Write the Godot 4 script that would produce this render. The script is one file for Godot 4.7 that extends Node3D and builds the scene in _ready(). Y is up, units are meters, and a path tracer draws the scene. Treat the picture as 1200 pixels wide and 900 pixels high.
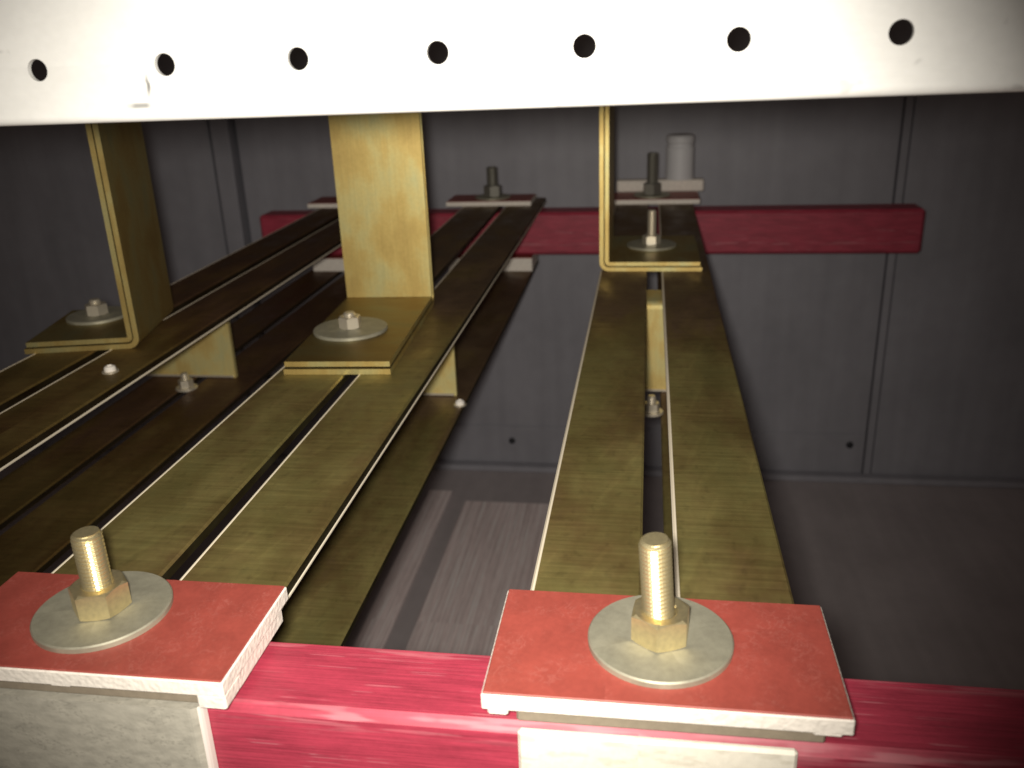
extends Node3D
# Inside of a switchgear cabinet, lit by the flash of a hand-held camera: busbars clamped on two crimson beams.
# Heights are measured from the lens; H puts the cabinet floor at y = 0.
const H := 0.745
var taken := {}
var M := {}

func _ready():
	# ---------------------------------------------------------------- camera, surroundings, flash, exposure
	var cam := Camera3D.new()
	cam.name = "camera"
	cam.fov = 46.62
	cam.near = 0.01
	cam.far = 20.0
	cam.transform = Transform3D(Basis(Vector3(0.98891306, -0.03572525, -0.14413416), Vector3(-0.01819123, 0.93417306, -0.35635625), Vector3(0.14737717, 0.35502733, 0.92316606)), Vector3(0, H, 0))
	var lens := CameraAttributesPhysical.new()
	lens.frustum_focal_length = 27.85
	lens.frustum_focus_distance = 0.44
	lens.frustum_near = 0.01
	lens.frustum_far = 20.0
	lens.exposure_aperture = 11.0
	cam.attributes = lens
	add_child(cam)
	cam.make_current()
	var we := WorldEnvironment.new()
	we.name = "surroundings"
	var env := Environment.new()
	env.background_mode = Environment.BG_COLOR
	env.background_color = Color(0.21, 0.18, 0.16)
	env.tonemap_mode = Environment.TONE_MAPPER_LINEAR
	env.tonemap_exposure = 1.0
	env.sdfgi_enabled = true
	env.ssao_enabled = true
	env.ssil_enabled = true
	we.environment = env
	add_child(we)
	var flash := SpotLight3D.new()
	flash.name = "camera_flash"
	flash.position = Vector3(-0.012, H + 0.008, 0.0)
	flash.basis = Basis.looking_at(cam.basis * Vector3((558 - 600) / 1044.0, (450 - 430) / 1044.0, -1))
	flash.light_energy = 0.5
	flash.light_color = Color(1.0, 0.97, 0.92)
	flash.light_size = 0.012
	flash.spot_angle = 40.0
	flash.spot_angle_attenuation = 1.0
	flash.spot_attenuation = 2.0
	flash.spot_range = 6.0
	flash.shadow_enabled = true
	add_child(flash)
	materials()
	cabinet()
	beams()
	busbars()
	clamps()
	brackets()
	bolts()
	rail()

# ---------------------------------------------------------------- materials
func noise(seed_, freq, oct = 4) -> FastNoiseLite:
	var n := FastNoiseLite.new()
	n.seed = seed_
	n.frequency = freq
	n.noise_type = FastNoiseLite.TYPE_SIMPLEX
	n.fractal_octaves = oct
	return n

func rampc(stops: Array, t: float) -> Color:
	t = clampf(t, 0.0, 1.0)
	for i in range(1, stops.size()):
		if t <= stops[i][0]:
			var a = stops[i - 1]
			var b = stops[i]
			return (a[1] as Color).lerp(b[1], (t - a[0]) / maxf(b[0] - a[0], 1e-5))
	return stops[-1][1]

# an image of linear base colours from a function of pixel coordinates
func picture(w: int, h: int, f: Callable) -> ImageTexture:
	var im := Image.create(w, h, true, Image.FORMAT_RGB8)
	for y in h:
		for x in w:
			im.set_pixel(x, y, (f.call(x, y) as Color).linear_to_srgb())
	im.generate_mipmaps()
	return ImageTexture.create_from_image(im)

func grey_picture(w: int, h: int, f: Callable) -> ImageTexture:
	var im := Image.create(w, h, true, Image.FORMAT_L8)
	for y in h:
		for x in w:
			var v: float = f.call(x, y)
			im.set_pixel(x, y, Color(v, v, v))
	im.generate_mipmaps()
	return ImageTexture.create_from_image(im)

func mat(called, color: Color, rough: float, metal: float, tex = null, scale_ = Vector3.ONE, rough_tex = null, bump = null, bump_cm = 0.0) -> StandardMaterial3D:
	var m := StandardMaterial3D.new()
	m.resource_name = called
	m.albedo_color = color.linear_to_srgb()
	m.roughness = rough
	m.metallic = metal
	m.uv1_scale = scale_
	if tex:
		m.albedo_texture = tex
	if rough_tex:
		m.roughness_texture = rough_tex
	if bump:
		m.heightmap_enabled = true
		m.heightmap_texture = bump
		m.heightmap_scale = bump_cm
	M[called] = m
	return m

func materials():
	# busbar metal: cross-brushed, stained, browner along the far part; u is across the bar (0.2 m a tile), v along it (1.2 m a tile)
	var na := noise(3, 0.012, 4)
	var nb := noise(8, 0.05, 3)
	var nc := noise(21, 0.35, 2)
	var stops := [[0.0, Color(0.2, 0.125, 0.078)], [0.3, Color(0.26, 0.17, 0.092)], [0.5, Color(0.29, 0.205, 0.075)], [0.72, Color(0.36, 0.3, 0.105)], [1.0, Color(0.34, 0.32, 0.12)]]
	var bar_f := func(x, y):
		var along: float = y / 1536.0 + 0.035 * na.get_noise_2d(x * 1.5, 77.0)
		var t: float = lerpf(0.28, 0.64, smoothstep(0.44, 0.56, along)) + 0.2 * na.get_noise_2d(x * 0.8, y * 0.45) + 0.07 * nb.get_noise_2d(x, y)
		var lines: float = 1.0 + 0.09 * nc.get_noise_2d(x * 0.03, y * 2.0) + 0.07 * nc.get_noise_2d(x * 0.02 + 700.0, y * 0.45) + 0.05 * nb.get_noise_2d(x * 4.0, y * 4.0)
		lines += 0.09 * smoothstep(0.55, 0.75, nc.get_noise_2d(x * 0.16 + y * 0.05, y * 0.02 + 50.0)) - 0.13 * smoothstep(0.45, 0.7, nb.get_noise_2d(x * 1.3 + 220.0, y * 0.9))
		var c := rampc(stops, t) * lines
		return Color(c.r, c.g, c.b)
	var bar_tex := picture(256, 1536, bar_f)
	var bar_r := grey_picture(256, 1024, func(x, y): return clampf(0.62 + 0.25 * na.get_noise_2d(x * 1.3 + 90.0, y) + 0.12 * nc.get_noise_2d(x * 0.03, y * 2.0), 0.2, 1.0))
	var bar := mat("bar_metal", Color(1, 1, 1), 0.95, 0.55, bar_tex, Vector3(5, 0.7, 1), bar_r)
	bar.vertex_color_use_as_albedo = true
	# yellow-passivated bracket steel, faint streaks up and down
	var gold_stops := [[0.0, Color(0.48, 0.34, 0.12)], [0.42, Color(0.60, 0.46, 0.17)], [0.62, Color(0.62, 0.53, 0.23)], [1.0, Color(0.52, 0.52, 0.28)]]
	var gold_tex := picture(384, 384, func(x, y):
		var t: float = 0.52 + 0.42 * na.get_noise_2d(x * 1.2 + 400.0, y * 0.6) + 0.05 * nb.get_noise_2d(x * 2.0, y * 2.0)
		var c := rampc(gold_stops, t) * (1.0 + 0.07 * nc.get_noise_2d(x * 1.2, y * 0.02) + 0.05 * nb.get_noise_2d(x * 3.0, y * 3.0))
		return Color(c.r, c.g, c.b))
	mat("gold_steel", Color(1, 1, 1), 0.5, 0.9, gold_tex, Vector3(4, 4, 1)).vertex_color_use_as_albedo = true
	mat("riser_steel", Color(1.0, 1.0, 1.0), 0.6, 0.5, gold_tex, Vector3(6, 6, 1))
	mat("gold_nut", Color(0.86, 0.76, 0.48), 0.38, 0.88, gold_nut_tex(), Vector3(40, 40, 1))
	mat("dull_bolt", Color(0.34, 0.33, 0.29), 0.5, 0.75)
	mat("pale_bolt", Color(0.72, 0.66, 0.54), 0.42, 0.7)
	mat("bright_white", Color(0.85, 0.8, 0.74), 0.7, 0.0)
	mat("worn_edge", Color(0.85, 0.76, 0.6), 0.65, 0.1)
	var zinc_tex := picture(256, 256, func(x, y):
		var v: float = 0.38 + 0.06 * na.get_noise_2d(x, y) + 0.03 * nb.get_noise_2d(x, y) + 0.025 * nc.get_noise_2d(x, y)
		return Color(v, v * 0.96, v * 0.74))
	mat("zinc_washer", Color(1, 1, 1), 0.55, 0.5, zinc_tex, Vector3(16, 16, 1))
	# crimson moulded beam: lengthwise rubbed streaks
	var ng := noise(51, 0.02, 4)
	var crim_tex := picture(1024, 512, func(x, y):
		var v: float = 1.0 + 0.18 * ng.get_noise_2d(x * 0.5, y * 1.4) + 0.22 * nc.get_noise_2d(x * 0.02, y * 0.8) + 0.06 * nb.get_noise_2d(x * 2.0, y * 3.0)
		var f: float = y / 512.0
		var worn: float = exp(-pow((f - 0.448) / 0.016, 2.0)) + exp(-pow((f - 0.945) / 0.03, 2.0)) + 0.8 * exp(-pow((f - 0.235) / 0.012, 2.0))
		var rub: float = smoothstep(0.5, 0.85, nc.get_noise_2d(x * 0.006 + 40.0, y * 0.45 + 11.0)) * smoothstep(0.0, 0.4, ng.get_noise_2d(x * 0.6 + 300.0, y * 1.2))
		rub += worn * smoothstep(-0.1, 0.5, nc.get_noise_2d(x * 0.02, y * 0.3) + 0.5 * ng.get_noise_2d(x * 0.6, 9.0))
		return Color(0.39 * v, 0.042 * v, 0.075 * v).lerp(Color(0.66, 0.3, 0.33), 0.4 * clampf(rub, 0.0, 1.0)))
	mat("crimson", Color(1, 1, 1), 0.5, 0.0, crim_tex, Vector3(2.2, 6.0, 1))
	# brick-red plate face: scuffed
	var scuff := func(x, y, o):
		var wx: float = x + 22.0 * ng.get_noise_2d(x + o, y)
		var wy: float = y + 22.0 * ng.get_noise_2d(x, y + o)
		return smoothstep(0.32, 0.62, nc.get_noise_2d(wx * 0.06 + o, wy * 0.35)) + smoothstep(0.36, 0.66, nc.get_noise_2d(wx * 0.33 - o, wy * 0.05))
	var red_tex := picture(640, 512, func(x, y):
		var v: float = 1.0 + 0.12 * ng.get_noise_2d(x * 0.6, y * 0.6) + 0.07 * nb.get_noise_2d(x * 1.5, y * 1.5)
		var s: float = scuff.call(x, y, 91.0) * smoothstep(-0.25, 0.35, na.get_noise_2d(x * 0.8 + 55.0, y * 0.8))
		return Color(0.33 * v, 0.066 * v, 0.05 * v).lerp(Color(0.52, 0.19, 0.16), clampf(0.2 * s, 0.0, 0.3)))
	mat("red_face", Color(1, 1, 1), 0.52, 0.0, red_tex, Vector3(6, 7, 1))
	var pale_tex := picture(256, 256, func(x, y):
		var v: float = 0.86 + 0.08 * nb.get_noise_2d(x * 1.4, y * 1.4) + 0.04 * nc.get_noise_2d(x, y)
		return Color(v, v * 0.93, v * 0.84))
	var pale_b := grey_picture(256, 256, func(x, y): return 0.5 + 0.45 * nb.get_noise_2d(x * 2.5, y * 2.5))
	mat("pale_core", Color(1, 1, 1), 0.8, 0.0, pale_tex, Vector3(9, 9, 1), null, pale_b, 0.03)
	mat("slot_grey", Color(0.3, 0.27, 0.22), 0.85, 0.0, pale_tex, Vector3(9, 9, 1))
	var cream_tex := picture(512, 256, func(x, y):
		var v: float = 0.86 + 0.05 * nb.get_noise_2d(x, y) + 0.04 * nc.get_noise_2d(x, y)
		var d: float = smoothstep(0.15, 0.6, ng.get_noise_2d(x * 0.5 + 31.0, y * 1.6))
		return Color(v, v * 0.95, v * 0.82).lerp(Color(0.46, 0.41, 0.3), 0.3 * d))
	mat("cream_block", Color(1, 1, 1), 0.62, 0.0, cream_tex, Vector3(8, 12, 1))
	var dirty_tex := picture(512, 512, func(x, y):
		var v: float = 0.44 + 0.07 * ng.get_noise_2d(x * 0.6, y * 1.2) + 0.03 * nb.get_noise_2d(x * 0.4, y)
		var sp: float = smoothstep(0.1, 0.5, nb.get_noise_2d(x * 1.0, y * 1.6)) * smoothstep(0.0, 0.4, ng.get_noise_2d(x * 0.5, y * 0.7 + 70.0))
		return Color(v, v * 0.95, v * 0.8).lerp(Color(0.1, 0.092, 0.075), clampf(0.22 * sp, 0.0, 1.0)))
	mat("dirty_block", Color(1, 1, 1), 0.75, 0.0, dirty_tex, Vector3(11, 11, 1), null, pale_b, 0.006)
	# painted sheet metal
	var paint_tex := picture(2048, 256, func(x, y):
		var v: float = 0.63 + 0.03 * na.get_noise_2d(x * 0.6, y) + 0.015 * nb.get_noise_2d(x * 2.0, y * 2.0)
		var px: float = x + 1.5 * nb.get_noise_2d(x, y)
		v *= 1.0 - 0.72 * clampf(1.6 - absf(px - 1753.0 + (y - 15) * 0.1), 0.0, 1.0) * clampf(minf(y - 6.0, 25.0 - y) / 6.0, 0.0, 1.0)   # a scratch down to the steel
		v *= 1.0 - 0.6 * clampf(2.2 - absf(y - 29.5), 0.0, 1.0) * clampf((9.0 - absf(px - 1746.0)) / 5.0, 0.0, 1.0)
		v *= 1.0 - 0.25 * smoothstep(0.5, 0.66, nb.get_noise_2d(x * 0.5, y * 0.4 + 900.0)) * smoothstep(0.15, 0.5, na.get_noise_2d(x * 2.0 + 70.0, y))
		return Color(v, v, v * 0.97))
	var peel := grey_picture(512, 512, func(x, y): return 0.5 + 0.4 * nb.get_noise_2d(x * 2.0, y * 2.0))
	mat("white_paint", Color(1, 1, 1), 0.45, 0.0, paint_tex, Vector3(0.8, 8, 1), null, peel, 0.008)
	var grey_tex := picture(512, 512, func(x, y):
		var v: float = 0.32 + 0.03 * na.get_noise_2d(x * 0.7, y * 0.7) + 0.012 * nb.get_noise_2d(x, y) + 0.02 * ng.get_noise_2d(x * 3.0, y * 0.2)
		return Color(v, v * 0.99, v * 1.11))
	mat("grey_sheet", Color(1, 1, 1), 0.5, 0.0, grey_tex, Vector3(0.9, 0.9, 1))
	mat("grey_lip", Color(1.1, 1.1, 1.1), 0.45, 0.0, grey_tex, Vector3(0.9, 0.9, 1))
	mat("floor_sheet", Color(1.5, 1.36, 1.24), 0.55, 0.0, grey_tex, Vector3(1.1, 1.1, 1))
	mat("dark_screw", Color(0.03, 0.03, 0.035), 0.6, 0.2)
	var strip_tex := picture(256, 256, func(x, y):
		var v: float = 0.92 + 0.3 * nc.get_noise_2d(x * 0.5, y * 0.015) + 0.08 * nb.get_noise_2d(x * 2.0, y)
		return Color(v, v * 0.84, v * 0.83))
	mat("strip_metal", Color(1, 1, 1), 0.6, 0.0, strip_tex, Vector3(6, 2, 1))
	mat("grey_cap", Color(0.66, 0.66, 0.68), 0.5, 0.0)

func gold_nut_tex() -> ImageTexture:
	var n := noise(77, 0.05, 3)
	return picture(128, 128, func(x, y):
		var v: float = 0.9 + 0.09 * n.get_noise_2d(x, y)
		return Color(v, v * 0.98, v * 0.92))

# ---------------------------------------------------------------- building helpers
func V(x, y, z) -> Vector3:
	return Vector3(x, y + H, z)

func numbered(called: String) -> String:
	if not taken.has(called):
		taken[called] = 0
		return called
	taken[called] += 1
	return "%s_%03d" % [called, taken[called]]

func tools() -> SurfaceTool:
	var st := SurfaceTool.new()
	st.begin(Mesh.PRIMITIVE_TRIANGLES)
	return st

func vert(st: SurfaceTool, p: Vector3, n: Vector3, uv: Vector2, c := Color.WHITE):
	st.set_color(c)
	st.set_normal(n)
	st.set_uv(uv)
	st.add_vertex(p)

func planar(p: Vector3, n: Vector3) -> Vector2:
	var a := n.abs()
	if a.y >= a.x and a.y >= a.z:
		return Vector2(p.x, p.z)
	if a.z >= a.x:
		return Vector2(p.x, -p.y)
	return Vector2(p.z, -p.y)

func tri(st, a: Vector3, b: Vector3, c: Vector3, n: Vector3, off := Vector2.ZERO, col := Color.WHITE):
	var flip := (b - a).cross(c - a).dot(n) > 0.0
	for p in ([a, c, b] if flip else [a, b, c]):
		vert(st, p, n, planar(p, n) + off, col)

func quad(st, a: Vector3, b: Vector3, c: Vector3, d: Vector3, n: Vector3, off := Vector2.ZERO, col := Color.WHITE):
	tri(st, a, b, c, n, off, col)
	tri(st, a, c, d, n, off, col)

# a box with bevelled edges
func cbox(st, lo: Vector3, hi: Vector3, b: float, off := Vector2.ZERO, body := Color.WHITE, edge := Color.WHITE, sides = null):
	var P := func(s: Vector3, ax: int) -> Vector3:
		var p := Vector3.ZERO
		for k in 3:
			var inset := 0.0 if k == ax else b
			p[k] = hi[k] - inset if s[k] > 0 else lo[k] + inset
		return p
	for ax in 3:
		var u := (ax + 1) % 3
		var w := (ax + 2) % 3
		for sg in [-1.0, 1.0]:
			var c := []
			for q in [[-1, -1], [1, -1], [1, 1], [-1, 1]]:
				var s := Vector3.ZERO
				s[ax] = sg
				s[u] = q[0]
				s[w] = q[1]
				c.append(P.call(s, ax))
			var n := Vector3.ZERO
			n[ax] = sg
			quad(st, c[0], c[1], c[2], c[3], n, off, sides if ax == 0 and sides != null else body)
		for s1 in [-1.0, 1.0]:          # bevels between the faces of axes ax and u, running along w
			for s2 in [-1.0, 1.0]:
				var e0 := Vector3.ZERO
				e0[ax] = s1
				e0[u] = s2
				e0[w] = -1
				var e1 := e0
				e1[w] = 1
				var n2 := Vector3.ZERO
				n2[ax] = s1
				n2[u] = s2
				quad(st, P.call(e0, ax), P.call(e1, ax), P.call(e1, u), P.call(e0, u), n2.normalized(), off, edge)
	for i in 8:
		var s3 := Vector3(1 if i & 1 else -1, 1 if i & 2 else -1, 1 if i & 4 else -1)
		tri(st, P.call(s3, 0), P.call(s3, 1), P.call(s3, 2), s3.normalized(), off, edge)

# a flat outline (in a, b) pulled along a third axis; basis columns are a, b and the pull
func pull(st, outline: PackedVector2Array, w0: float, w1: float, t: Transform3D, tone := 1.0, off := Vector2.ZERO, flat_tone := 1.0):
	var idx := Geometry2D.triangulate_polygon(outline)
	var mid := Vector2.ZERO
	var area := 0.0
	for i in outline.size():
		area += outline[i].cross(outline[(i + 1) % outline.size()])
	var sgn := 1.0 if area > 0 else -1.0
	for i in range(0, idx.size(), 3):
		for k in [[w0, -1.0], [w1, 1.0]]:
			var pts := []
			for j in 3:
				var p: Vector2 = outline[idx[i + j]]
				pts.append(t * Vector3(p.x, p.y, k[0]))
			tri(st, pts[0], pts[1], pts[2], (t.basis * Vector3(0, 0, k[1] * signf(w1 - w0))).normalized(), off)
	for i in outline.size():
		var p := outline[i]
		var q := outline[(i + 1) % outline.size()]
		if p.distance_to(q) < 1e-7:
			continue
		var d := (q - p).normalized()
		var n2 := Vector2(d.y, -d.x) * sgn
		var n := (t.basis * Vector3(n2.x, n2.y, 0)).normalized()
		var c := tone * (flat_tone if absf(n2.y) > 0.9 else 1.0)  # bent faces coloured darker; feet darker still, their shade put into the colour
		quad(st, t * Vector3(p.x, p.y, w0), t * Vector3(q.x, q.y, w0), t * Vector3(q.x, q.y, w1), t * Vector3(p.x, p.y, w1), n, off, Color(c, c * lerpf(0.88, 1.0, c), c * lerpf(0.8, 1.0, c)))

# bent strip: foot along +a, upright along +b, heel at the origin
func ell(foot: float, up: float, t: float, r: float, shift := 0.0) -> PackedVector2Array:
	var o := PackedVector2Array()
	o.append(Vector2(foot, 0))
	for k in 7:
		var an := -PI / 2 - k * PI / 12
		o.append(Vector2(r, r) + r * Vector2(cos(an), sin(an)))
	o.append(Vector2(0, up))
	o.append(Vector2(t, up))
	var ri := maxf(r - t, 0.0004)
	for k in 7:
		var an := PI + k * PI / 12
		o.append(Vector2(t + ri, t + ri) + ri * Vector2(cos(an), sin(an)))
	o.append(Vector2(foot, t))
	for i in o.size():
		o[i] += Vector2(shift, shift)
	return o

# turned shape: outline of (radius, height) pairs round the local y axis
func turned(st, prof: Array, seg: int, closed := true):
	var n := prof.size()
	for i in (n if closed else n - 1):
		var p: Vector2 = prof[i]
		var q: Vector2 = prof[(i + 1) % n]
		if p.distance_to(q) < 1e-8:
			continue
		var d := (q - p).normalized()
		var nn := Vector2(d.y, -d.x)
		for k in seg:
			var a0 := TAU * k / seg
			var a1 := TAU * (k + 1) / seg
			var c := [Vector3(p.x * cos(a0), p.y, p.x * sin(a0)), Vector3(p.x * cos(a1), p.y, p.x * sin(a1)), Vector3(q.x * cos(a1), q.y, q.x * sin(a1)), Vector3(q.x * cos(a0), q.y, q.x * sin(a0))]
			var ns := [Vector3(nn.x * cos(a0), nn.y, nn.x * sin(a0)), Vector3(nn.x * cos(a1), nn.y, nn.x * sin(a1))]
			var face: Vector3 = ns[0] + ns[1]
			for tr in [[0, 1, 2], [0, 2, 3]]:
				var fl: bool = (c[tr[1]] - c[tr[0]]).cross(c[tr[2]] - c[tr[0]]).dot(face) > 0.0
				for j in ([tr[0], tr[2], tr[1]] if fl else tr):
					vert(st, c[j], ns[0] if j == 0 or j == 3 else ns[1], planar(c[j], face))

func washer_shape(r: float, r_in: float, t: float) -> SurfaceTool:
	var st := tools()
	var b := minf(0.0006, t * 0.3)
	turned(st, [Vector2(r_in, 0), Vector2(r, 0), Vector2(r, t - b), Vector2(r - b, t), Vector2(r_in, t)], 64)
	return st

# hexagon nut with a chamfered crown
func nut_shape(flats: float, h: float, bore: float) -> SurfaceTool:
	var st := tools()
	var ap := flats / 2
	for side in 6:
		var mid := TAU * (side + 0.5) / 6
		var fn := Vector3(cos(mid), 0, sin(mid))
		for k in 8:
			var pts := []
			for e in 2:
				var a := -PI / 6 + (k + e) * PI / 24
				var r := ap / cos(a)
				var drop := (r - ap * 0.985) * 0.62
				pts.append([Vector3(cos(mid + a) * r, 0, sin(mid + a) * r), drop, Vector3(cos(mid + a), 0, sin(mid + a))])
			var a0: Vector3 = pts[0][0]
			var a1: Vector3 = pts[1][0]
			var d0: float = pts[0][1]
			var d1: float = pts[1][1]
			var y0 := Vector3(0, d0 * 0.6, 0)
			var y1 := Vector3(0, d1 * 0.6, 0)
			var t0 := Vector3(0, h - d0, 0)
			var t1 := Vector3(0, h - d1, 0)
			quad(st, a0 + y0, a1 + y1, a1 + t1, a0 + t0, fn)
			var i0: Vector3 = pts[0][2] * ap * 0.97
			var i1: Vector3 = pts[1][2] * ap * 0.97
			var u := Vector3(0, h, 0)
			quad(st, a0 + t0, a1 + t1, i1 + u, i0 + u, (fn * 0.5 + Vector3.UP).normalized())
			var b0: Vector3 = pts[0][2] * bore
			var b1: Vector3 = pts[1][2] * bore
			var low := Vector3(0, h - 0.0012, 0)
			var w0: Vector3 = pts[0][2] * (bore + 0.0012)
			var w1: Vector3 = pts[1][2] * (bore + 0.0012)
			quad(st, i0 + u, i1 + u, w1 + u, w0 + u, Vector3.UP)
			quad(st, w0 + u, w1 + u, b1 + low, b0 + low, (Vector3.UP - fn).normalized())
			quad(st, a0 + y0, a1 + y1, b1, b0, Vector3.DOWN)
	return st

# threaded rod: a helical ridge, with a bevelled top
func thread_shape(r: float, h: float, pitch: float) -> SurfaceTool:
	var st := tools()
	var seg := 28
	var step := pitch / 6.0
	var rows := int(h / step)
	var depth := pitch * 0.42
	var rad := func(a: float, y: float) -> float:
		var ph := fposmod(y / pitch - a / TAU, 1.0)
		var v := absf(ph - 0.5) * 2.0
		var fade := clampf((h - y) / 0.0018, 0.0, 1.0)
		return (r - depth * clampf(v * 1.35 - 0.15, 0.0, 1.0)) * lerpf(0.80, 1.0, fade)
	var pt := func(k: int, i: int) -> Vector3:
		var a := TAU * k / seg
		var y := minf(i * step, h)
		var q: float = rad.call(a, y)
		return Vector3(q * cos(a), y, q * sin(a))
	for i in rows:
		for k in seg:
			var a: Vector3 = pt.call(k, i)
			var b: Vector3 = pt.call(k + 1, i)
			var c: Vector3 = pt.call(k + 1, i + 1)
			var d: Vector3 = pt.call(k, i + 1)
			var n := (c - a).cross(d - b).normalized()
			if n.dot(Vector3(a.x, 0, a.z)) < 0:
				n = -n
			quad(st, a, b, c, d, n)
	var top := rows * step
	for k in seg:
		tri(st, Vector3(0, top, 0), pt.call(k, rows), pt.call(k + 1, rows), Vector3.UP)
	return st

func part(called: String, st, m: String, parent: Node3D, label := "") -> MeshInstance3D:
	var o := MeshInstance3D.new()
	o.name = called
	o.mesh = st if st is Mesh else st.commit()
	o.material_override = M[m]
	parent.add_child(o, true)
	if label:
		o.set_meta("label", label)
	return o

func tag(o: Node, label: String, category: String, group := ""):
	o.set_meta("label", label)
	o.set_meta("category", category)
	if group:
		o.set_meta("group", group)

func thing(called: String, label: String, category: String, at: Vector3, group := "") -> Node3D:
	var o := Node3D.new()
	o.name = numbered(called)
	o.position = at
	add_child(o)
	tag(o, label, category, group)
	return o

func single(called: String, st: SurfaceTool, m: String, label: String, category: String, group := "", at := Vector3.ZERO) -> MeshInstance3D:
	var o := MeshInstance3D.new()
	o.name = numbered(called)
	o.mesh = st.commit()
	o.material_override = M[m]
	o.position = at
	add_child(o)
	tag(o, label, category, group)
	return o

# ---------------------------------------------------------------- the cabinet behind
func cabinet():
	var wall := Node3D.new()
	wall.name = "back_wall"
	wall.position = V(0, -0.745, -1.5)
	add_child(wall)
	wall.set_meta("kind", "structure")
	tag(wall, "dark grey painted sheet-metal back wall of the cabinet", "wall")
	for s in [[-2.2, -0.7540], [-0.7440, -0.7120], [-0.7030, 0.385], [0.401, 2.2]]:
		var st := tools()
		var proud := 0.012 if s[1] - s[0] < 0.1 else 0.0
		cbox(st, Vector3(s[0], 0.0, -0.03), Vector3(s[1], 1.5, proud), 0.0015)
		part("panel" if proud == 0.0 else "post", st, "grey_sheet", wall)
	var seam := tools()
	cbox(seam, Vector3(0.387, 0.0, -0.028), Vector3(0.399, 1.5, 0.0025), 0.0012)
	part("post", seam, "grey_sheet", wall)
	var lip := tools()
	cbox(lip, Vector3(-2.2, 0.0, 0.001), Vector3(2.2, 0.011, 0.022), 0.002)
	part("lip", lip, "grey_lip", wall)
	var band := tools()
	cbox(band, Vector3(-0.7, 0.0115, 0.0005), Vector3(0.384, 0.085, 0.003), 0.001)
	part("kick_strip", band, "grey_sheet", wall)
	for x in [-0.95, -0.243, 0.359]:
		var sc := tools()
		turned(sc, [Vector2(0.0, 0.0), Vector2(0.0062, 0.0), Vector2(0.0055, 0.0025), Vector2(0.0, 0.0035)], 20, false)
		var o := part("screw", sc, "dark_screw", wall)
		o.position = Vector3(x, 0.056 if x < 0 else 0.066, 0.003)
		o.rotation.x = PI / 2
	var back := tools()
	cbox(back, Vector3(-2.2, 0.0, -0.06), Vector3(2.2, 1.5, -0.032), 0.001)
	part("backing_sheet", back, "floor_sheet", wall)
	var fl := tools()
	cbox(fl, Vector3(-2.2, -0.02, -1.56), Vector3(2.2, 0.0, 0.3), 0.001)
	var floor_ := MeshInstance3D.new()
	floor_.name = "floor"
	floor_.mesh = fl.commit()
	floor_.material_override = M.floor_sheet
	floor_.position.y = -0.0
	add_child(floor_)
	floor_.set_meta("kind", "structure")
	tag(floor_, "dark grey sheet-metal cabinet floor far below the busbars", "floor")
	for s in [[-0.378, -0.337, "narrow pinkish-grey flat strip on the cabinet floor beside the lower middle busbar", -1.385], [-0.306, -0.147, "wide pinkish-grey streaked strip on the floor between the middle and right busbars", -1.35]]:
		var st := tools()
		cbox(st, Vector3(s[0], 0.0005, s[3]), Vector3(s[1], 0.007, -0.35), 0.0015)
		single("floor_strip", st, "strip_metal", s[2], "metal strip", "flat strips lying on the cabinet floor")

func beams():
	var st := tools()
	cbox(st, V(-0.70, -0.297, -0.300), V(0.42, -0.2337, -0.2575), 0.0035)
	single("support_beam", st, "crimson", "crimson support beam in the foreground under the red clamp plates", "beam", "crimson beams that carry the busbars")
	st = tools()
	cbox(st, V(-0.60, -0.297, -1.366), V(0.384, -0.2337, -1.317), 0.004, Vector2(0.31, 0.17))
	single("support_beam", st, "crimson", "crimson support beam at the far ends of the busbars, before the grey wall", "beam", "crimson beams that carry the busbars")
	# packing blocks on the face of the near beam
	st = tools()
	cbox(st, V(-0.0435, -0.299, -0.2570), V(0.055, -0.2325, -0.2535), 0.0012)
	single("packing_block", st, "cream_block", "bright cream packing block below the right red clamp plate", "packing block")
	st = tools()
	var o := PackedVector2Array([Vector2(-0.30, -0.2572), Vector2(-0.30, -0.2515)])
	for k in 7:
		var a := PI / 2 - k * PI / 12
		o.append(Vector2(-0.1705, -0.2560) + 0.0045 * Vector2(cos(a), sin(a)))
	o.append(Vector2(-0.166, -0.2572))
	pull(st, o, -0.2320, -0.299, Transform3D(Basis(Vector3(1, 0, 0), Vector3(0, 0, 1), Vector3(0, 1, 0)), Vector3(0, H, 0)))
	var b := single("packing_block", st, "dirty_block", "dirty grey mottled packing block below the left red clamp plate", "packing block")
	var ed := tools()
	var o2 := PackedVector2Array()
	for k in range(3, 7):
		var a := PI / 2 - k * PI / 12
		o2.append(Vector2(-0.1703, -0.2560) + 0.0047 * Vector2(cos(a), sin(a)))
	o2.append(Vector2(-0.1655, -0.2571))
	o2.append(Vector2(-0.1672, -0.2571))
	pull(ed, o2, -0.2322, -0.299, Transform3D(Basis(Vector3(1, 0, 0), Vector3(0, 0, 1), Vector3(0, 1, 0)), Vector3(0, H, 0)))
	part("edge_highlight", ed, "bright_white", b)  # painted highlight along the rounded corner, built as a white strip

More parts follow.
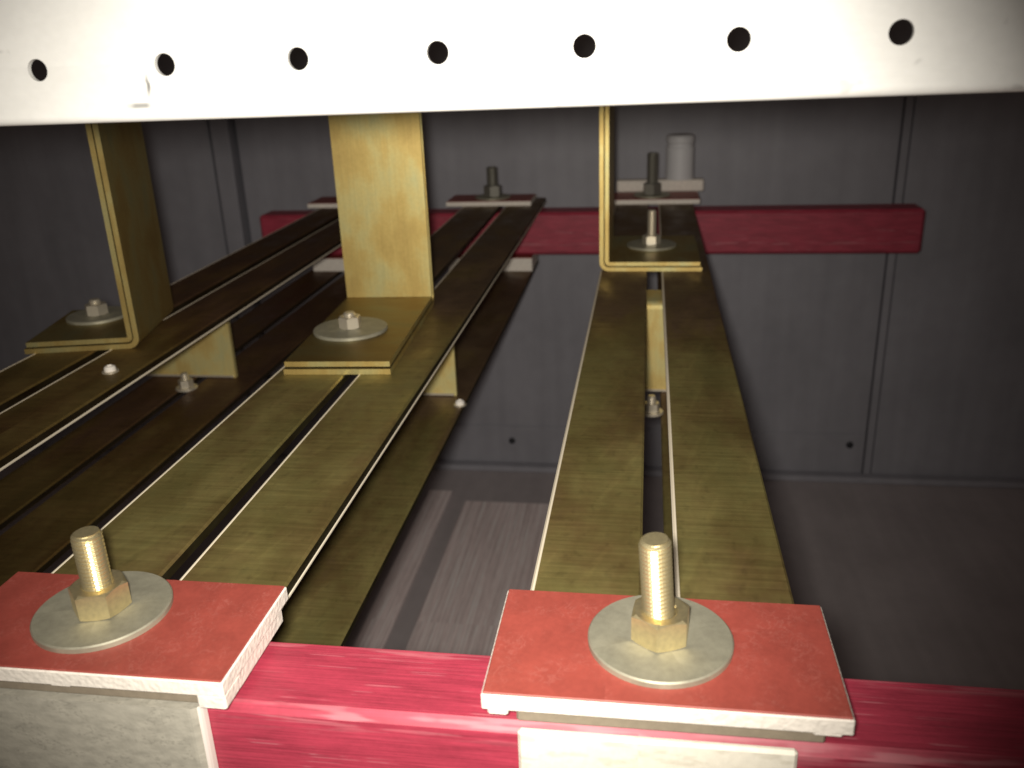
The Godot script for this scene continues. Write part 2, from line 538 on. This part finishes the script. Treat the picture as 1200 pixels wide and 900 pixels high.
func bar(lo: Vector3, hi: Vector3, off: Vector2, label: String, group: String, tint: Color):
	var st := tools()
	cbox(st, lo, hi, 0.0012, off, tint, tint, tint * 0.16)  # dark side faces: shade of the gaps between bars put into the tint
	var o := single("busbar", st, "bar_metal", label, "busbar", group)
	var e := tools()
	if hi.y > H - 0.25:
		cbox(e, Vector3(lo.x - 0.0003, hi.y - 0.0052, lo.z + 0.001), Vector3(lo.x + 0.0023, hi.y + 0.0003, hi.z - 0.001), 0.001, off)
		part("bright_edge", e, "worn_edge", o)
	if hi.y > H - 0.25 and label.contains("right one"):
		e = tools()
		cbox(e, Vector3(hi.x - 0.0016, lo.y - 0.0003, lo.z + 0.001), Vector3(hi.x + 0.0004, lo.y + 0.0016, hi.z - 0.001), 0.0005, off)
		part("bright_edge", e, "worn_edge", o)

func busbars():
	# [left edge, right edge] across, for the three phases from left to right
	var up := [[-0.4955, -0.4475, -0.4355, -0.3845], [-0.2725, -0.2190, -0.2085, -0.1572], [-0.0476, 0.0002, 0.0150, 0.0638]]
	var low := [[-0.5260, -0.4750, -0.4630, -0.4050], [-0.2880, -0.2370, -0.2230, -0.1715], [-0.0460, -0.0015, 0.0150, 0.0600]]
	var tints := [Color(0.5, 0.41, 0.36), Color(0.66, 0.66, 0.66), Color(0.66, 0.66, 0.66)]   # the left pair is darker and browner
	var phase := ["left", "middle", "right"]
	var pair := ["left", "right"]
	for k in 3:
		for j in 2:
			bar(V(up[k][j * 2], -0.2295, -1.388), V(up[k][j * 2 + 1], -0.2222, -0.2625), Vector2(k * 0.33 + j * 0.41, 0.012 * k - 0.015 * j), "olive-brown upper busbar, %s one of the %s pair, on top of the beams" % [pair[j], phase[k]], "upper busbars", tints[k])
			bar(V(low[k][j * 2], -0.3265, -1.388), V(low[k][j * 2 + 1], -0.3200, -0.285), Vector2(k * 0.47 + j * 0.59, 0.02 * j - 0.03), "olive-brown lower busbar, %s one of the %s pair, beneath the beams" % [pair[j], phase[k]], "lower busbars", tints[k])

# ---------------------------------------------------------------- red clamp plates
func plate(lo: Vector3, hi: Vector3, label: String, group: String, off: Vector2, pads: Array) -> Node3D:
	var t := thing("clamp_plate", label, "clamp plate", Vector3((lo.x + hi.x) / 2, lo.y, (lo.z + hi.z) / 2), group)
	var at := t.position
	var core := tools()
	cbox(core, lo - at, hi - at - Vector3(0, 0.0007, 0), 0.0005, off)
	part("pale_core", core, "pale_core", t)
	var face := tools()
	cbox(face, Vector3(lo.x + 0.0006, hi.y - 0.0012, lo.z + 0.0006) - at, Vector3(hi.x - 0.0006, hi.y, hi.z - 0.0006) - at, 0.0003, off)
	part("red_face", face, "red_face", t)
	for p in pads:
		var st := tools()
		cbox(st, V(p[0], p[1], p[2]) - at, V(p[3], p[4], p[5]) - at, 0.0008, off)
		part("packing_pad", st, p[6], t)
	return t

func clamps():
	plate(V(-0.0559, -0.2222, -0.3180), V(0.0720, -0.2150, -0.2520), "red clamp plate with pale front edge, right in the foreground, on the right busbars", "red clamp plates in the foreground", Vector2(0.02, 0.3),
		[[-0.0540, -0.2254, -0.262, -0.0465, -0.2223, -0.2530, "pale_core"], [0.0590, -0.2245, -0.262, 0.0690, -0.2223, -0.2532, "pale_core"], [-0.0440, -0.2300, -0.262, 0.0640, -0.2224, -0.2560, "slot_grey"]])
	plate(V(-0.2805, -0.2222, -0.3115), V(-0.1520, -0.2150, -0.2480), "red clamp plate with pale edges at bottom left, on the middle busbars", "red clamp plates in the foreground", Vector2(0.4, 0.11),
		[[-0.1640, -0.2290, -0.262, -0.1525, -0.2223, -0.2490, "pale_core"], [-0.1562, -0.2300, -0.306, -0.1530, -0.2223, -0.2615, "pale_core"], [-0.2240, -0.2240, -0.262, -0.2150, -0.2223, -0.2492, "pale_core"], [-0.2800, -0.2300, -0.2625, -0.1640, -0.2224, -0.2525, "slot_grey"]])
	var cx := [-0.452, -0.235, 0.0095]
	var phase := ["left", "middle", "right"]
	for k in 3:
		plate(V(cx[k] - 0.064, -0.2222, -1.378), V(cx[k] + 0.064, -0.2150, -1.312), "small far red clamp plate on top of the far beam over the %s busbars" % phase[k], "far upper clamp plates", Vector2(0.1 * k, 0.2), [])
		plate(V(cx[k] - 0.064, -0.3196, -1.378), V(cx[k] + 0.064, -0.2990, -1.306), "small far clamp plate under the far beam below the %s busbars" % phase[k], "far lower clamp plates", Vector2(0.1 * k, 0.5), [])
	# pale clamp block and grey cap behind the far bolt of the right phase
	var st := tools()
	cbox(st, V(-0.048, -0.2148, -1.400), V(0.082, -0.1975, -1.3785), 0.002)
	single("clamp_block", st, "pale_core", "pale pinkish block behind the far bolt of the right busbars, seen above the bracket foot", "block")
	st = tools()
	turned(st, [Vector2(0, 0), Vector2(0.021, 0), Vector2(0.021, 0.046), Vector2(0.0195, 0.048), Vector2(0.0195, 0.052), Vector2(0.021, 0.054), Vector2(0.021, 0.062), Vector2(0.0185, 0.0645), Vector2(0, 0.065)], 32, false)
	single("round_cap", st, "grey_cap", "grey round plastic cap standing on the far pale block", "cap", "", V(0.046, -0.1972, -1.392))

# ---------------------------------------------------------------- brackets and risers
func bracket(at: Vector3, turn: float, foot: float, width: float, label: String, tone := 1.0, foot_tone := 1.0):
	# local: foot along +x, upright along +y, width along -z
	var t := thing("angle_bracket", label, "bracket", at, "gold angle brackets on the busbars")
	t.rotation.y = turn
	var a := tools()
	var tf := Transform3D(Basis(Vector3.RIGHT, Vector3.UP, Vector3.FORWARD), Vector3.ZERO)
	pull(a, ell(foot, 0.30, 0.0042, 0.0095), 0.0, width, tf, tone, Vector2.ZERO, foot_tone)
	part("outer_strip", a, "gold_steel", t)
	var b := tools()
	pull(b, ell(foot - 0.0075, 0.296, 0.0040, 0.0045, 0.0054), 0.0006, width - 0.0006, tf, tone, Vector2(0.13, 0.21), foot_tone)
	part("inner_strip", b, "gold_steel", t)
	return t

func brackets():
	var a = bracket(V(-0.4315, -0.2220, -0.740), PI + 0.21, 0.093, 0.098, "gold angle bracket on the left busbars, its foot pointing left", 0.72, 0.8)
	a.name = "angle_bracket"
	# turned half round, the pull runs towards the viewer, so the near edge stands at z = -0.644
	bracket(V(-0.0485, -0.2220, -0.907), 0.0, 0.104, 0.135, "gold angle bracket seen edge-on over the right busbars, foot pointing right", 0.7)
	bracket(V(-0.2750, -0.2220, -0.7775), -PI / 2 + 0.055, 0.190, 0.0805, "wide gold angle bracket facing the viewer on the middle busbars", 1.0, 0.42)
	var phase := ["left", "middle", "right"]
	var at := [[-0.540, -0.430, -0.835], [-0.2770, -0.1825, -0.796], [-0.0400, 0.0500, -0.818]]
	for k in 3:
		var s = at[k]
		var t := thing("riser_plate", "gold upright plate joining lower to upper %s busbars" % phase[k], "riser plate", V(s[0], -0.2298, s[2]), "gold riser plates between the busbar layers")
		var st := tools()
		# profile in (depth behind the front, height below the top): flange under the upper bars, then down to the lower bars
		var o := ell(0.045, 0.0900, 0.0050, 0.0070)
		for i in o.size():
			o[i] = Vector2(-o[i].x, -o[i].y)
		pull(st, o, 0.0, s[1] - s[0], Transform3D(Basis(Vector3(0, 0, 1), Vector3(0, 1, 0), Vector3(1, 0, 0)), Vector3.ZERO))
		part("bent_plate", st, "riser_steel", t)
		var w := part("weld_bead", bead(s[1] - s[0] - 0.004), "pale_bolt", t)
		w.position = Vector3(0.002, -0.0885, 0.0005)

func bead(len_: float) -> SurfaceTool:
	var st := tools()
	cbox(st, Vector3(0, -0.0012, -0.001), Vector3(len_, 0.0014, 0.0014), 0.0008)
	return st

# ---------------------------------------------------------------- bolts
func bolt(called: String, at: Vector3, label: String, group: String, wr: float, wt: float, flats: float, nh: float, rod: float, rod_top: float, mats: Array, turn: float, tilt := 0.0):
	var t := thing(called, label, "bolt", at, group)
	t.rotation = Vector3(0, turn, 0)
	part("washer", washer_shape(wr, rod + 0.0004, wt), mats[0], t)
	var n := part("hex_nut", nut_shape(flats, nh, rod - 0.0008), mats[1], t)
	n.position.y = wt + 0.0001
	var s := part("threaded_stud", thread_shape(rod, rod_top, 0.00175 * rod / 0.006), mats[2], t)
	s.rotation.z = tilt
	return t

func bolts():
	var g := "long studs in the foreground"
	bolt("stud_bolt", V(0.0075, -0.2149, -0.2880), "tall gold stud with hex nut and wide washer on the right red plate", g, 0.0275, 0.0026, 0.0205, 0.0115, 0.0061, 0.0455, ["zinc_washer", "gold_nut", "gold_nut"], 0.40, 0.07)
	bolt("stud_bolt", V(-0.2215, -0.2149, -0.2850), "tall gold stud with hex nut and wide washer on the left red plate", g, 0.0275, 0.0026, 0.0205, 0.0115, 0.0061, 0.0385, ["zinc_washer", "gold_nut", "gold_nut"], 0.28, 0.0)
	g = "short bolts on the bracket feet"
	var feet := [V(-0.482, -0.2124, -0.700), V(-0.238, -0.2124, -0.668), V(0.0045, -0.2124, -0.985)]
	var names := ["bright nut and washer on the foot of the left gold bracket", "nut with wide washer on the foot of the middle gold bracket", "bright nut inside the foot of the right gold bracket"]
	for k in 3:
		bolt("foot_bolt", feet[k], names[k], g, [0.026, 0.030, 0.027][k], 0.0026, [0.017, 0.016, 0.0175][k], 0.0095, 0.0050, [0.0165, 0.0155, 0.040][k], ["zinc_washer", "pale_bolt", "pale_bolt"], 0.2 + 0.4 * k)
	g = "small bolts on the lower busbars before the risers"
	var low := [V(-0.4690, -0.3199, -0.802), V(-0.2300, -0.3199, -0.769), V(0.0065, -0.3199, -0.765)]
	for k in 3:
		bolt("riser_bolt", low[k], "small pale bolt on the lower %s busbars before the gold riser plate" % ["left", "middle", "right"][k], g, 0.011, 0.002, 0.013, 0.008, 0.0040, 0.017, ["pale_bolt", "pale_bolt", "pale_bolt"], 0.3 + k)
	g = "far bolts on the far beam"
	var far := [V(-0.452, -0.2149, -1.345), V(-0.233, -0.2149, -1.345), V(0.0055, -0.2149, -1.345)]
	for k in 3:
		bolt("far_bolt", far[k], "dark far bolt with washer on the far plate of the %s busbars" % ["left", "middle", "right"][k], g, 0.027, 0.0026, 0.0240, 0.016, 0.0085, [0.04, 0.046, 0.062][k], ["zinc_washer", "dull_bolt", "dull_bolt"], 0.1 + 0.3 * k)
	g = "small bright screws near the bar edges"
	for c in [[V(-0.1745, -0.3199, -0.773), "small bright screw on the right edge of the lower middle busbar"], [V(-0.4040, -0.2222, -0.588), "small bright screw on the left busbars just before the left bracket"]]:
		var t := thing("small_screw", c[1], "screw", c[0], g)
		part("washer", washer_shape(0.0062, 0.002, 0.0012), "pale_bolt", t)
		var st := tools()
		turned(st, [Vector2(0.0043, 0.0), Vector2(0.0043, 0.0022), Vector2(0.0036, 0.0034), Vector2(0.0020, 0.0040), Vector2(0.0018, 0.0030), Vector2(0.0, 0.0030)], 24, false)
		part("screw_head", st, "bright_white", t).position.y = 0.0012

# ---------------------------------------------------------------- white perforated rail across the top
func rail():
	var st := tools()
	var y0 := -0.0172
	var y1 := 0.0152
	var r := 0.0039
	for i in 25:
		var cx := -0.5719 + i * 0.05
		var c := Vector2(cx, -0.001)
		var angles := []
		for k in 32:
			angles.append(TAU * k / 32)
		for q in [Vector2(cx + 0.025, y1), Vector2(cx - 0.025, y1), Vector2(cx - 0.025, y0), Vector2(cx + 0.025, y0)]:
			angles.append(fposmod((q - c).angle(), TAU))
		angles.sort()
		for k in angles.size():
			var p := []
			for a in [angles[k], angles[(k + 1) % angles.size()]]:
				var d := Vector2(cos(a), sin(a))
				var far := 1e9
				if absf(d.x) > 1e-9:
					far = minf(far, 0.025 / absf(d.x))
				if d.y > 1e-9:
					far = minf(far, (y1 - c.y) / d.y)
				elif d.y < -1e-9:
					far = minf(far, (y0 - c.y) / d.y)
				p.append([c + d * r, c + d * far, d])
			for z in [[0.0, 1.0], [-0.0020, -1.0]]:
				var q := []
				for e in p:
					q.append(Vector3(e[0].x, e[0].y, z[0]))
					q.append(Vector3(e[1].x, e[1].y, z[0]))
				quad(st, q[0], q[1], q[3], q[2], Vector3(0, 0, z[1]))
			var h0: Vector2 = p[0][0]
			var h1: Vector2 = p[1][0]
			var dn: Vector2 = -(p[0][2] + p[1][2]).normalized()
			quad(st, Vector3(h0.x, h0.y, 0), Vector3(h1.x, h1.y, 0), Vector3(h1.x, h1.y, -0.002), Vector3(h0.x, h0.y, -0.002), Vector3(dn.x, dn.y, 0))
	# the plain sheet above, and the rounded fold with its return below
	var x0 := -0.5969
	var x1 := 0.6531
	quad(st, Vector3(x0, y1, 0), Vector3(x1, y1, 0), Vector3(x1, 0.11, 0), Vector3(x0, 0.11, 0), Vector3(0, 0, 1))
	quad(st, Vector3(x0, y1, -0.002), Vector3(x1, y1, -0.002), Vector3(x1, 0.11, -0.002), Vector3(x0, 0.11, -0.002), Vector3(0, 0, -1))
	var o := PackedVector2Array()
	for k in 9:
		var a := k * PI / 16
		o.append(Vector2(-0.0032, y0) + 0.0032 * Vector2(cos(a), -sin(a)))
	o.append(Vector2(-0.030, y0 - 0.0032))
	o.append(Vector2(-0.030, y0 - 0.0012))
	for k in 7:
		var a := PI / 2 - k * PI / 12
		o.append(Vector2(-0.0032, y0) + 0.0012 * Vector2(cos(a), -sin(a)))
	pull(st, o, x0, x1, Transform3D(Basis(Vector3(0, 0, 1), Vector3(0, 1, 0), Vector3(1, 0, 0)), Vector3.ZERO))
	var rl := single("perforated_rail", st, "white_paint", "white painted metal rail with a row of round holes across the top", "rail", "", V(0, 0.0, -0.317))
	rl.rotation.z = 0.0060
